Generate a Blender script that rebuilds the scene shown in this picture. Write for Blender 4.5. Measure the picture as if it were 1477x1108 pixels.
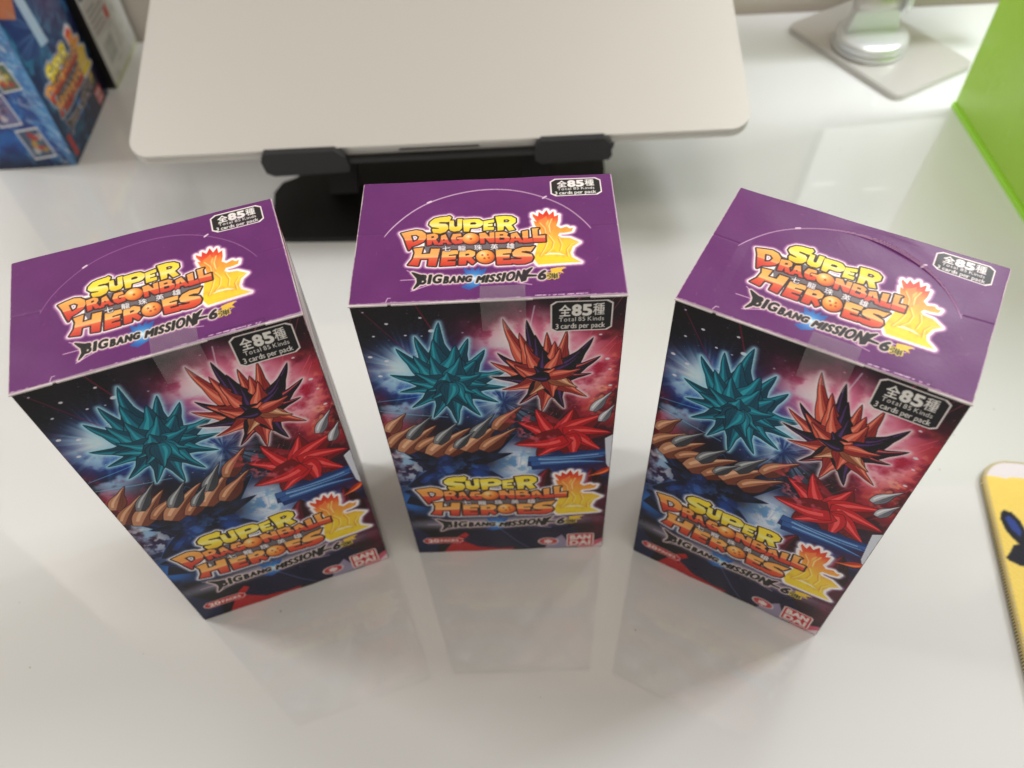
import bpy, math, random
import numpy as np
from mathutils import Matrix, Vector

for o in list(bpy.data.objects): bpy.data.objects.remove(o)
SC = bpy.context.scene
COL = SC.collection
random.seed(7)
RNG = np.random.default_rng(11)

# ------------------------------------------------------------------ camera
CAM_H = 0.31272
cd = bpy.data.cameras.new('camera')
cam = bpy.data.objects.new('camera', cd); COL.objects.link(cam)
cam.matrix_world = Matrix(((0.99794313, 0.06410547, 0.0, 0.0),
                           (-0.05086609, 0.79184301, -0.60860274, 0.0),
                           (-0.03901477, 0.60735092, 0.79347508, CAM_H),
                           (0, 0, 0, 1)))
cd.sensor_width = 36.0; cd.sensor_fit = 'HORIZONTAL'; cd.lens = 29.342
cd.clip_start = 0.01; cd.clip_end = 50
cd.dof.use_dof = True; cd.dof.focus_distance = 0.245; cd.dof.aperture_fstop = 11.5
SC.camera = cam

# ------------------------------------------------------------------ light
W = bpy.data.worlds.new("World"); SC.world = W; W.use_nodes = True
bg = W.node_tree.nodes['Background']
bg.inputs[0].default_value = (1.0, 0.945, 0.85, 1); bg.inputs[1].default_value = 0.38

def area(name, loc, target, sx, sy, power, col):
    l = bpy.data.lights.new(name, 'AREA'); l.shape = 'RECTANGLE'; l.size = sx; l.size_y = sy
    l.energy = power; l.color = col
    o = bpy.data.objects.new(name, l); COL.objects.link(o); o.location = loc
    o.rotation_euler = (Vector(target) - Vector(loc)).to_track_quat('-Z', 'Y').to_euler()
    return o
pl_ = bpy.data.lights.new('added_back_light', 'POINT'); pl_.energy = 2.0; pl_.color = (0.94, 0.97, 1.0); pl_.shadow_soft_size = 0.06  # unseen point light, added to brighten the wall and the desk's back right
po_ = bpy.data.objects.new('added_back_light', pl_); COL.objects.link(po_); po_.location = (0.36, 0.47, 0.46)
sp_ = bpy.data.lights.new('added_desk_spot', 'SPOT'); sp_.energy = 4.5; sp_.color = (0.93, 0.965, 1.0); sp_.shadow_soft_size = 0.06; sp_.spot_size = math.radians(72); sp_.spot_blend = 1.0  # added spot without a fixture, lifts the desk's far right beside the laptop
so_ = bpy.data.objects.new('added_desk_spot', sp_); COL.objects.link(so_); so_.location = (0.36, 0.47, 0.46)
so_.rotation_euler = (Vector((0.36, 0.37, 0)) - Vector((0.36, 0.47, 0.46))).to_track_quat('-Z', 'Y').to_euler()
area('added_side_light', (0.98, 0.50, 0.92), (0.10, 0.32, 0), 0.22, 0.22, 6.5, (0.95, 0.975, 1.0))  # unseen pair of side lights, added to make the desk brighter towards the back
area('added_side_light', (-1.05, 0.48, 0.95), (-0.05, 0.30, 0), 0.26, 0.26, 6.0, (1.0, 0.97, 0.93))
area('ceiling_lamp', (0.10, -0.08, 1.46), (0.05, 0.50, 0.6), 0.60, 0.40, 3.6, (1.0, 0.90, 0.76))
SC.view_settings.view_transform = 'Standard'
SC.view_settings.look = 'None'
SC.view_settings.exposure = 0.13
SC.view_settings.gamma = 1.0

# ------------------------------------------------------------------ colour helpers
def lin(c):
    c = np.asarray(c, float) / 255.0
    return np.where(c <= 0.04045, c / 12.92, ((c + 0.055) / 1.055) ** 2.4)
def L4(r, g, b): return tuple(float(v) for v in lin((r, g, b))) + (1.0,)

# ------------------------------------------------------------------ materials
def base_mat(name, color=(0.8, 0.8, 0.8, 1), rough=0.5, metal=0.0, coat=0.0, spec=0.5,
             noise_scale=0, noise_amt=0.0, bump=0.0, bump_scale=400, emission=None, emis_str=0, rough_var=0.0, rv_scale=20):
    m = bpy.data.materials.new(name); m.use_nodes = True
    nt = m.node_tree; b = nt.nodes['Principled BSDF']
    b.inputs['Base Color'].default_value = color
    b.inputs['Roughness'].default_value = rough
    b.inputs['Metallic'].default_value = metal
    b.inputs['Coat Weight'].default_value = coat
    b.inputs['Specular IOR Level'].default_value = spec
    tc = nt.nodes.new('ShaderNodeTexCoord')
    if noise_amt:
        n = nt.nodes.new('ShaderNodeTexNoise'); n.inputs['Scale'].default_value = noise_scale; n.inputs['Detail'].default_value = 5
        nt.links.new(tc.outputs['Object'], n.inputs['Vector'])
        mx = nt.nodes.new('ShaderNodeMix'); mx.data_type = 'RGBA'; mx.blend_type = 'MULTIPLY'
        mx.inputs[0].default_value = 1.0
        r = nt.nodes.new('ShaderNodeMapRange'); r.inputs['To Min'].default_value = 1 - noise_amt; r.inputs['To Max'].default_value = 1 + noise_amt
        r.inputs['From Min'].default_value = 0.25; r.inputs['From Max'].default_value = 0.75
        nt.links.new(n.outputs['Fac'], r.inputs['Value'])
        mx.inputs[6].default_value = color
        nt.links.new(r.outputs[0], mx.inputs[7]); nt.links.new(mx.outputs[2], b.inputs['Base Color'])
    if rough_var:
        n = nt.nodes.new('ShaderNodeTexNoise'); n.inputs['Scale'].default_value = rv_scale; n.inputs['Detail'].default_value = 6
        nt.links.new(tc.outputs['Object'], n.inputs['Vector'])
        r = nt.nodes.new('ShaderNodeMapRange'); r.inputs['From Min'].default_value = 0.3; r.inputs['From Max'].default_value = 0.7
        r.inputs['To Min'].default_value = max(0.0, rough - rough_var); r.inputs['To Max'].default_value = rough + rough_var
        nt.links.new(n.outputs['Fac'], r.inputs['Value']); nt.links.new(r.outputs[0], b.inputs['Roughness'])
    if bump:
        n = nt.nodes.new('ShaderNodeTexNoise'); n.inputs['Scale'].default_value = bump_scale; n.inputs['Detail'].default_value = 4
        nt.links.new(tc.outputs['Object'], n.inputs['Vector'])
        bp = nt.nodes.new('ShaderNodeBump'); bp.inputs['Strength'].default_value = bump; bp.inputs['Distance'].default_value = 0.0003
        nt.links.new(n.outputs['Fac'], bp.inputs['Height']); nt.links.new(bp.outputs[0], b.inputs['Normal'])
    if emission:
        b.inputs['Emission Color'].default_value = emission; b.inputs['Emission Strength'].default_value = emis_str
    return m

def print_mat(name, rough, coat=0.0, bump=0.12, spec=.5):
    m = base_mat(name, rough=rough, spec=spec, coat=coat, bump=bump, bump_scale=900, rough_var=0.05, rv_scale=60)
    nt = m.node_tree
    a = nt.nodes.new('ShaderNodeAttribute'); a.attribute_name = 'ink'
    nt.links.new(a.outputs['Color'], nt.nodes['Principled BSDF'].inputs['Base Color'])
    return m

M_DESK = base_mat('white_gloss_laminate', L4(217, 218, 218), rough=0.035, spec=1.0, noise_scale=6, noise_amt=0.012, rough_var=0.015, rv_scale=9)
M_WALL = base_mat('beige_wallpaper', L4(222, 214, 204), rough=0.85, noise_scale=14, noise_amt=0.12, bump=0.6, bump_scale=300)
M_SEAM = base_mat('seam_sealant', L4(150, 140, 132), rough=0.6)
M_INK = print_mat('printed_coated_card', 0.30, spec=.22)
M_INK_LID = print_mat('printed_satin_card', 0.40, spec=.42)
M_CARD = base_mat('cut_card_edge', L4(206, 196, 196), rough=0.8, noise_scale=700, noise_amt=0.15)
M_ALU = base_mat('brushed_aluminium', L4(200, 197, 192), rough=0.48, metal=0.4, bump=0.06, bump_scale=2500)
M_ALU2 = base_mat('satin_aluminium', L4(206, 202, 198), rough=0.38, metal=0.5, bump=0.05, bump_scale=2500)
M_CHROME = base_mat('polished_aluminium', L4(225, 227, 229), rough=0.3, metal=0.6)
M_BLACK = base_mat('black_plastic', L4(13, 12, 14), rough=0.5, bump=0.2, bump_scale=1500)
M_BLACK2 = base_mat('black_rubber', L4(26, 26, 28), rough=0.65, bump=0.3, bump_scale=1200)
M_GREEN = base_mat('green_gloss_plastic', L4(160, 205, 66), rough=0.22, noise_scale=9, noise_amt=0.06, rough_var=0.06)
M_GREEN2 = base_mat('green_rim_plastic', L4(160, 222, 60), rough=0.25)
M_THREAD = base_mat('dark_thread', L4(60, 56, 52), rough=0.9)
M_THREAD2 = base_mat('pale_thread', L4(214, 200, 150), rough=0.9)
M_FOAM = base_mat('grey_rubber_backing', L4(96, 94, 92), rough=0.9)
M_SCREEN = base_mat('lit_screen', L4(60, 60, 60), rough=0.2, emission=(0.95, 0.97, 1.0, 1), emis_str=1.1)
M_SCREEN2 = base_mat('lit_screen_button', L4(60, 60, 60), rough=0.2, emission=(1, 1, 1, 1), emis_str=2.2)
def tape_mat():
    m = bpy.data.materials.new('clear_tape'); m.use_nodes = True; nt = m.node_tree
    b = nt.nodes['Principled BSDF']; b.inputs['Base Color'].default_value = L4(205, 196, 200); b.inputs['Roughness'].default_value = 0.22
    t = nt.nodes.new('ShaderNodeBsdfTransparent'); mx = nt.nodes.new('ShaderNodeMixShader')
    n = nt.nodes.new('ShaderNodeTexNoise'); n.inputs['Scale'].default_value = 350
    r = nt.nodes.new('ShaderNodeMapRange'); r.inputs['To Min'].default_value = 0.10; r.inputs['To Max'].default_value = 0.22
    tc = nt.nodes.new('ShaderNodeTexCoord'); nt.links.new(tc.outputs['Object'], n.inputs['Vector'])
    nt.links.new(n.outputs['Fac'], r.inputs['Value']); nt.links.new(r.outputs[0], mx.inputs[0])
    nt.links.new(t.outputs[0], mx.inputs[1]); nt.links.new(b.outputs[0], mx.inputs[2])
    nt.links.new(mx.outputs[0], nt.nodes['Material Output'].inputs['Surface'])
    return m
M_TAPE = tape_mat()

# ------------------------------------------------------------------ object helpers
def link(name, me, mat=None, parent=None):
    o = bpy.data.objects.new(name, me); COL.objects.link(o)
    if mat is not None:
        me.materials.clear(); me.materials.append(mat)
    if parent is not None: o.parent = parent
    return o
def tag(o, label=None, cat=None, group=None, kind=None):
    if label: o['label'] = label
    if cat: o['category'] = cat
    if group: o['group'] = group
    if kind: o['kind'] = kind
    return o
def empty(name, loc, rz=0):
    o = bpy.data.objects.new(name, None); COL.objects.link(o); o.location = loc; o.rotation_euler = (0, 0, rz)
    o.empty_display_size = 0.02
    return o
def smooth(me, on=True):
    me.polygons.foreach_set('use_smooth', [on] * len(me.polygons)); me.update()

import bmesh
def bm_obj(name, bm, mat, parent=None, bevel=0.0, seg=2, sm=False):
    if bevel:
        ed = [e for e in bm.edges if len(e.link_faces) == 2 and e.calc_face_angle(0) > 0.6]
        bmesh.ops.bevel(bm, geom=ed, offset=bevel, segments=seg, profile=0.5, affect='EDGES', clamp_overlap=True)
    me = bpy.data.meshes.new(name); bmesh.ops.recalc_face_normals(bm, faces=bm.faces[:]); bm.to_mesh(me); bm.free()
    if sm: smooth(me)
    return link(name, me, mat, parent)
def bm_box(x0, x1, y0, y1, z0, z1, bm=None):
    bm = bm or bmesh.new()
    v = [bm.verts.new(p) for p in ((x0,y0,z0),(x1,y0,z0),(x1,y1,z0),(x0,y1,z0),(x0,y0,z1),(x1,y0,z1),(x1,y1,z1),(x0,y1,z1))]
    for f in ((0,3,2,1),(4,5,6,7),(0,1,5,4),(1,2,6,5),(2,3,7,6),(3,0,4,7)): bm.faces.new([v[i] for i in f])
    return bm
def bm_prism(pts, z0, z1, bm=None):
    bm = bm or bmesh.new()
    a = [bm.verts.new((x, y, z0)) for x, y in pts]; b = [bm.verts.new((x, y, z1)) for x, y in pts]
    n = len(pts)
    bm.faces.new(a[::-1]); bm.faces.new(b)
    for i in range(n): bm.faces.new((a[i], a[(i+1) % n], b[(i+1) % n], b[i]))
    return bm
def bm_lathe(profile, seg=64, bm=None):
    bm = bm or bmesh.new(); rings = []
    for r, z in profile:
        rings.append([bm.verts.new((r*math.cos(2*math.pi*k/seg), r*math.sin(2*math.pi*k/seg), z)) for k in range(seg)])
    for a, b in zip(rings, rings[1:]):
        for k in range(seg): bm.faces.new((a[k], a[(k+1) % seg], b[(k+1) % seg], b[k]))
    bm.faces.new(rings[0][::-1]); bm.faces.new(rings[-1])
    return bm
def round_poly(pts, r, seg=8):
    """round every corner of a polygon with radius r (number or list)"""
    out = []; n = len(pts)
    for i in range(n):
        p = np.array(pts[i], float); a = np.array(pts[i-1], float) - p; b = np.array(pts[(i+1) % n], float) - p
        rr = r[i] if isinstance(r, (list, tuple)) else r
        if rr <= 0: out.append(tuple(p)); continue
        la, lb = np.linalg.norm(a), np.linalg.norm(b); a /= la; b /= lb
        ang = math.acos(max(-1, min(1, a @ b))); t = min(rr / math.tan(ang/2), la*.49, lb*.49); rr = t * math.tan(ang/2)
        bis = (a + b); bis /= np.linalg.norm(bis); c = p + bis * rr / math.sin(ang/2)
        s, e = p + a*t - c, p + b*t - c
        a0, a1 = math.atan2(s[1], s[0]), math.atan2(e[1], e[0]); d = (a1 - a0 + math.pi) % (2*math.pi) - math.pi
        for k in range(seg+1):
            th = a0 + d*k/seg; out.append((c[0] + rr*math.cos(th), c[1] + rr*math.sin(th)))
    return out

# ================================================================== print shop: ink is painted on fine grids of vertices
def noise2(h, w, cell, octaves=4, rng=RNG):
    out = np.zeros((h, w)); amp = 1.0; tot = 0
    for _ in range(octaves):
        gh, gw = int(h / cell) + 3, int(w / cell) + 3
        g = rng.random((gh, gw))
        y = np.arange(h) / cell; x = np.arange(w) / cell
        yi, xi = y.astype(int), x.astype(int); fy, fx = y - yi, x - xi
        fy = fy*fy*(3-2*fy); fx = fx*fx*(3-2*fx)
        a = g[yi][:, xi]*(1-fx) + g[yi][:, xi+1]*fx; b = g[yi+1][:, xi]*(1-fx) + g[yi+1][:, xi+1]*fx
        out += amp * (a*(1-fy)[:, None] + b*fy[:, None]); tot += amp; amp *= 0.5; cell = max(cell/2, 1.0)
    return out / tot

GLYPHS = {}
def glyph(ch):
    """contour edges of a character of the built-in font, normalised to a unit box"""
    if ch in GLYPHS: return GLYPHS[ch]
    cu = bpy.data.curves.new('g', 'FONT'); cu.body = ch; cu.resolution_u = 6
    ob = bpy.data.objects.new('g', cu); COL.objects.link(ob)
    bpy.context.view_layer.update()
    dg = bpy.context.evaluated_depsgraph_get(); me = bpy.data.meshes.new_from_object(ob.evaluated_get(dg))
    cnt = {}
    for p in me.polygons:
        for k in p.edge_keys: cnt[k] = cnt.get(k, 0) + 1
    V = np.array([v.co[:2] for v in me.vertices])
    E = np.array([k for k, c in cnt.items() if c == 1])
    bpy.data.objects.remove(ob); bpy.data.curves.remove(cu); bpy.data.meshes.remove(me)
    lo, hi = V.min(0), V.max(0)
    sz = hi - lo
    GLYPHS[ch] = (np.stack([(V[E[:, 0]] - lo) / sz, (V[E[:, 1]] - lo) / sz], 1), float(sz[0]), float(sz[1]), float(lo[0]), float(lo[1]))
    return GLYPHS[ch]

def poly_edges(p):
    p = np.asarray(p, float); return np.stack([p, np.roll(p, -1, 0)], 1)

def edt(mask, R):
    """distance in pixels to the mask, limited to R"""
    R = int(R)
    h, w = mask.shape; g = np.where(mask, 0.0, 1e6)
    for k in range(1, R+1):
        g[:, k:] = np.minimum(g[:, k:], np.where(mask[:, :-k], k, 1e6)); g[:, :-k] = np.minimum(g[:, :-k], np.where(mask[:, k:], k, 1e6))
    g2 = g*g; d = g2.copy()
    for k in range(1, R+1):
        d[k:] = np.minimum(d[k:], g2[:-k] + k*k); d[:-k] = np.minimum(d[:-k], g2[k:] + k*k)
    return np.minimum(np.sqrt(d), R + 1.0)

class Canvas:
    """ink on paper, millimetre coordinates, y up"""
    def __init__(s, x0, y0, w, h, ppm, color):
        s.x0, s.y0, s.w, s.h, s.k = x0, y0, w, h, ppm
        s.W, s.H = int(round(w*ppm)), int(round(h*ppm))
        s.a = np.empty((s.H, s.W, 3)); s.a[:] = color
        s.X = x0 + (np.arange(s.W) + .5)/ppm; s.Y = y0 + h - (np.arange(s.H) + .5)/ppm
        s.T = lambda P: P
    def px(s, E):
        E = np.array(E, float).reshape(-1, 2); E = s.T(E)
        return np.stack([(E[:, 0] - s.x0)*s.k, (s.y0 + s.h - E[:, 1])*s.k], 1).reshape(-1, 2, 2)
    def raster(s, edges_list):
        E = s.px(np.concatenate([poly_edges(e) if np.ndim(e) == 2 else e for e in edges_list]))
        f = E.reshape(-1, 2); c0 = int(np.clip(math.floor(f[:, 0].min()) - 1, 0, s.W)); c1 = int(np.clip(math.ceil(f[:, 0].max()) + 1, 0, s.W))
        R0 = int(np.clip(math.floor(f[:, 1].min()) - 1, 0, s.H)); R1 = int(np.clip(math.ceil(f[:, 1].max()) + 1, 0, s.H))
        m = np.zeros((max(R1-R0, 0), max(c1-c0, 0) + 1), np.int16); wd = m.shape[1] - 1
        if m.shape[0] == 0 or wd == 0: return (slice(0, 0), slice(0, 0)), np.zeros((0, 0), bool)
        for (x1, y1), (x2, y2) in E:
            if y1 > y2: x1, y1, x2, y2 = x2, y2, x1, y1
            r0 = max(R0, math.ceil(y1 - .5)); r1 = min(R1, math.ceil(y2 - .5))
            if r1 <= r0: continue
            r = np.arange(r0, r1); x = x1 + (r + .5 - y1)*(x2 - x1)/(y2 - y1)
            m[r - R0, np.clip(np.ceil(x - .5) - c0, 0, wd).astype(int)] += 1
        return (slice(R0, R1), slice(c0, c1)), (np.cumsum(m, 1)[:, :-1] % 2).astype(bool)
    def mask(s, edges_list):
        sl, m = s.raster(edges_list); out = np.zeros((s.H, s.W), bool); out[sl] = m; return out
    def put(s, m, color, alpha=1.0):
        if m.dtype == bool:
            rr = np.flatnonzero(m.any(1))
            if not len(rr): return
            cc = np.flatnonzero(m.any(0)); sl = (slice(rr[0], rr[-1]+1), slice(cc[0], cc[-1]+1))
            mm = m[sl].astype(float)*alpha
        else: sl = (slice(None), slice(None)); mm = m*alpha
        col = np.asarray(color(*np.meshgrid(s.X, s.Y)), float)[sl] if callable(color) else np.asarray(color, float)
        if not callable(color) and col.ndim == 3: col = col[sl]
        s.a[sl] = s.a[sl]*(1-mm[..., None]) + col*mm[..., None]
    def poly(s, pts, color, alpha=1.0, holes=()):
        sl, m = s.raster([pts] + list(holes))
        if m.size:
            mm = m[..., None]*alpha; s.a[sl] = s.a[sl]*(1-mm) + np.asarray(color, float)*mm
    def line(s, pts, width, color, alpha=1.0):
        pts = np.asarray(pts, float); P = s.px(np.stack([pts[:-1], pts[1:]], 1)); w = width*s.k/2
        gx0, gx1 = int(np.clip(P[..., 0].min()-w-3, 0, s.W)), int(np.clip(P[..., 0].max()+w+4, 0, s.W))
        gy0, gy1 = int(np.clip(P[..., 1].min()-w-3, 0, s.H)), int(np.clip(P[..., 1].max()+w+4, 0, s.H))
        if gx1 <= gx0 or gy1 <= gy0: return
        m = np.zeros((gy1-gy0, gx1-gx0))
        for a, b in P:
            x0, x1 = int(max(0, min(a[0], b[0])-w-2)), int(min(s.W, max(a[0], b[0])+w+3))
            y0, y1 = int(max(0, min(a[1], b[1])-w-2)), int(min(s.H, max(a[1], b[1])+w+3))
            if x1 <= x0 or y1 <= y0: continue
            X, Y = np.meshgrid(np.arange(x0, x1)+.5, np.arange(y0, y1)+.5); d = b-a; L = max(d@d, 1e-9)
            t = np.clip(((X-a[0])*d[0] + (Y-a[1])*d[1])/L, 0, 1); D = np.hypot(X-a[0]-t*d[0], Y-a[1]-t*d[1])
            v = m[y0-gy0:y1-gy0, x0-gx0:x1-gx0]; np.maximum(v, np.clip(w + .5 - D, 0, 1), out=v)
        sl = (slice(gy0, gy1), slice(gx0, gx1)); mm = m[..., None]*alpha; s.a[sl] = s.a[sl]*(1-mm) + np.asarray(color, float)*mm
    def glow(s, cx, cy, rx, ry, color, alpha=1.0, power=2.0, ang=0.0):
        X, Y = np.meshgrid(s.X - cx, s.Y - cy); c, n = math.cos(ang), math.sin(ang)
        d = np.sqrt(((X*c + Y*n)/rx)**2 + ((-X*n + Y*c)/ry)**2)
        s.put(np.exp(-d**power), color, alpha)
    def rays(s, cx, cy, r, color, n, alpha=1.0, inner=0.15, seed=0, ex=1.6):
        g = np.random.default_rng(seed)
        X, Y = np.meshgrid(s.X - cx, s.Y - cy); d = np.hypot(X, Y)/r; th = (np.arctan2(Y, X)/(2*math.pi) + .5)*n
        t = g.random(n+1); t[-1] = t[0]; ln = 0.45 + 0.55*g.random(n+1); ln[-1] = ln[0]
        i = th.astype(int) % n; f = th - np.floor(th)
        k = (t[i]*(1-f) + t[i+1]*f)**ex; l = ln[i]*(1-f) + ln[i+1]*f
        s.put(np.clip(1 - d/l, 0, 1)**1.1*k*np.clip(d/inner, 0, 1), color, alpha)
    def text_mask(s, txt, x, y, h, width=None, slant=0.0, track=0.12, xh=None):
        """line of text with its baseline at y, capital height h, stretched to a width"""
        ref = glyph('H'); sc = h/ref[2]; pen = 0; out = []
        for ch in txt:
            if ch == ' ': pen += 0.30/0.7*h*0.9; continue
            e, w, hh, lx, ly = glyph(ch)
            out.append((e, pen, w*sc, ly*sc, hh*sc)); pen += w*sc + track*h
        k = (width/(pen - track*h)) if width else 1.0
        return s.mask([np.stack([x + (px + e[..., 0]*w)*k + (ly + e[..., 1]*hh)*slant, y + ly + e[..., 1]*hh], -1) for e, px, w, ly, hh in out])
    def text(s, txt, x, y, h, color, width=None, bold=0.0, **kw):
        m = s.text_mask(txt, x, y, h, width, **kw)
        if bold: s.put(np.clip(bold*s.k + .5 - crop_edt(m, bold*s.k+2), 0, 1), color)
        else: s.put(m, color)
    def ink(s, u, v, ssize=1):
        """average ink at points u, v (mm)"""
        c = (u - s.x0)*s.k; r = (s.y0 + s.h - v)*s.k
        q = 0.25*s.k*0.2*2; out = 0
        for dx in (-.5, .5):
            for dy in (-.5, .5):
                ci = np.clip(c + dx*ssize - .5, 0, s.W-1.001); ri = np.clip(r + dy*ssize - .5, 0, s.H-1.001)
                i, j = ri.astype(int), ci.astype(int); fi, fj = (ri-i)[:, None], (ci-j)[:, None]
                out = out + (s.a[i, j]*(1-fj) + s.a[i, j+1]*fj)*(1-fi) + (s.a[i+1, j]*(1-fj) + s.a[i+1, j+1]*fj)*fi
        return out/4
def crop_edt(m, R):
    R = int(math.ceil(R)); d = np.full(m.shape, R + 1.0)
    if not m.any(): return d
    rr = np.flatnonzero(m.any(1)); cc = np.flatnonzero(m.any(0))
    a, b, c, e = max(0, rr[0]-R-1), rr[-1]+R+2, max(0, cc[0]-R-1), cc[-1]+R+2
    d[a:b, c:e] = edt(m[a:b, c:e], R); return d

def sheet(name, parent, mat, canvas, x0, x1, y0, y1, step, pos, rects=(), cells=None):
    """a fine grid of vertices carrying the ink; rects cut named sub-sheets out of it. pos(u, v) -> metres"""
    nx, ny = int(round((x1-x0)/step)), int(round((y1-y0)/step))
    u = np.linspace(x0, x1, nx+1); v = np.linspace(y0, y1, ny+1); U, V = np.meshgrid(u, v); U, V = U.ravel(), V.ravel()
    P = pos(U, V); C = np.concatenate([np.clip(lin(canvas.ink(U, V, canvas.k*step*.5)), 0, 1), np.ones((len(U), 1))], 1)
    i, j = np.meshgrid(np.arange(nx), np.arange(ny)); i, j = i.ravel(), j.ravel()
    F = np.stack([j*(nx+1)+i, j*(nx+1)+i+1, (j+1)*(nx+1)+i+1, (j+1)*(nx+1)+i], 1)
    cx, cy = u[i] + step/2, v[j] + step/2; own = np.zeros(len(F), int)
    for k, (nm, a, b, c, d) in enumerate(rects): own[(cx > a) & (cx < b) & (cy > c) & (cy < d)] = k+1
    objs = []
    for k in range(len(rects)+1):
        f = F[own == k]; used, inv = np.unique(f, return_inverse=True); inv = inv.reshape(f.shape)
        me = bpy.data.meshes.new(name if k == 0 else rects[k-1][0])
        me.vertices.add(len(used)); me.vertices.foreach_set('co', P[used].astype(np.float32).ravel())
        me.loops.add(inv.size); me.loops.foreach_set('vertex_index', inv.ravel().astype(np.int32))
        me.polygons.add(len(f)); me.polygons.foreach_set('loop_start', np.arange(0, inv.size, 4, dtype=np.int32))
        me.update(calc_edges=True)
        at = me.color_attributes.new('ink', 'FLOAT_COLOR', 'POINT'); at.data.foreach_set('color', C[used].astype(np.float32).ravel())
        smooth(me)
        o = link(me.name, me, mat, parent if k == 0 else objs[0]); objs.append(o)
    return objs[0]

# ------------------------------------------------------------------ the logo, drawn in its own units
HL = np.array([[3.91594669e-02, -1.36833956e-04, -2.74286002e+01], [-2.23834239e-03, -5.34762388e-02, 3.98766789e+01], [9.34625693e-06, 1.45495114e-04, 1.0]])
HA = np.array([[6.48126736e-02, -5.86061841e-03, -3.92668657e+01], [-5.21543075e-03, -1.43963747e-01, 1.52072343e+02], [-8.57329776e-06, -3.34157734e-04, 1.0]])
def hom(H):
    def f(P):
        q = np.c_[P, np.ones(len(P))] @ H.T; return q[:, :2]/q[:, 2:]
    return f
logo_lid = hom(HL)
def logo_front(P):
    q = logo_lid(P); return np.stack([(q[:, 0] + 25.1)*1.325 - 32.5, (q[:, 1] - 13.0)*1.42 + 31.2], 1)
art = hom(HA)
SUPER = [
 [[(412,94),(396,100),(345,103),(300,113),(266,138),(260,160),(280,178),(320,184),(336,188),(328,192),(284,190),(280,200),(290,222),(345,228),(385,216),(406,192),(402,165),(385,154),(345,152),(330,148),(340,141),(390,142),(412,140),(430,106)]],
 [[(415,132),(448,130),(450,172),(462,180),(474,172),(474,120),(512,117),(508,190),(492,208),(450,214),(420,206),(410,190)]],
 [[(515,124),(600,117),(640,119),(668,136),(670,160),(650,178),(620,186),(570,188),(562,214),(523,215)],[(574,146),(608,143),(620,151),(610,160),(572,162)]],
 [[(672,133),(752,118),(754,142),(708,150),(708,156),(742,152),(742,171),(706,173),(706,181),(752,178),(752,201),(672,208)]],
 [[(762,98),(830,91),(885,95),(917,113),(918,140),(900,155),(884,163),(912,200),(866,210),(838,172),(828,172),(824,204),(780,209),(775,150)],[(825,121),(858,119),(872,128),(860,140),(826,142)]]]
DRAGON = [
 [[(46,222),(100,209),(160,198),(205,206),(234,228),(238,260),(218,290),(175,312),(130,326),(105,358),(86,310),(70,262)],[(120,240),(160,235),(184,250),(174,276),(137,292),(127,266)]],
 [[(240,236),(300,226),(326,238),(328,258),(312,271),(338,310),(300,314),(282,282),(278,313),(243,320)],[(276,249),(294,247),(298,257),(277,264)]],
 [[(350,244),(385,233),(410,288),(434,308),(398,312),(392,297),(366,299),(362,313),(324,316),(345,285)],[(370,265),(379,280),(366,282)]],
 [[(440,232),(500,228),(506,248),(470,252),(462,265),(472,281),(486,279),(486,271),(470,271),(470,257),(516,255),(514,300),(460,310),(433,295),(424,265)]],
 [[(640,228),(685,223),(718,258),(718,223),(754,220),(758,300),(722,304),(682,264),(682,306),(648,308)]],
 [[(762,220),(830,216),(860,229),(852,248),(874,262),(870,288),(835,302),(765,304)],[(795,236),(822,235),(822,246),(795,247)],[(795,262),(830,262),(832,278),(795,280)]],
 [[(880,233),(925,220),(962,275),(985,296),(945,300),(935,285),(908,287),(902,302),(863,304),(882,270)],[(912,250),(923,268),(906,270)]],
 [[(965,213),(1010,203),(1012,268),(1045,260),(1050,294),(975,302)]],
 [[(1040,190),(1097,185),(1084,198),(1086,244),(1142,236),(1144,288),(1052,294),(1046,240)]]]
HEROES = [
 [[(140,343),(215,333),(200,385),(265,380),(275,343),(342,343),(310,477),(248,472),(256,420),(190,422),(175,472),(98,464),(135,420),(150,375)]],
 [[(360,360),(482,353),(478,386),(412,390),(408,400),(464,397),(460,426),(402,430),(398,440),(462,440),(457,472),(343,477)]],
 [[(490,360),(570,353),(610,369),(607,396),(582,413),(612,445),(588,466),(545,432),(540,467),(483,470)],[(535,384),(562,382),(566,392),(536,400)]],
 [[(765,353),(887,348),(882,378),(820,383),(820,391),(872,389),(870,416),(820,419),(822,430),(887,428),(887,460),(775,464)]],
 [[(1064,322),(1030,330),(970,333),(915,350),(890,375),(896,400),(935,412),(965,414),(958,422),(920,425),(883,420),(888,452),(930,460),(990,457),(1037,440),(1052,410),(1037,386),(990,377),(960,372),(965,364),(1000,361),(1032,366)]]]
PLINTH = [(235,215),(960,225),(1060,300),(1050,345),(960,365),(240,380),(220,330)]
EMBLEM = [(1056,422),(1072,350),(1086,296),(1112,246),(1104,204),(1066,170),(1052,130),(1076,138),(1046,96),(1046,78),(1086,98),(1092,64),(1124,84),(1150,48),(1172,86),(1204,56),(1210,98),(1240,84),(1238,130),(1226,166),(1258,186),(1304,172),(1330,186),(1352,180),(1344,206),(1306,216),(1250,220),(1238,240),(1262,256),(1330,258),(1402,290),(1352,322),(1332,372),(1344,404),(1412,440),(1090,466)]
def ell(cx, cy, rx, ry, n=40): return [(cx + rx*math.cos(2*math.pi*k/n), cy + ry*math.sin(2*math.pi*k/n)) for k in range(n)]
def star(cx, cy, r, sy=1.0, n=5, inner=.4, rot=0):
    return [(cx + r*(1 if k % 2 == 0 else inner)*math.sin(math.pi*k/n + rot), cy - r*sy*(1 if k % 2 == 0 else inner)*math.cos(math.pi*k/n + rot)) for k in range(2*n)]
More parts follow.
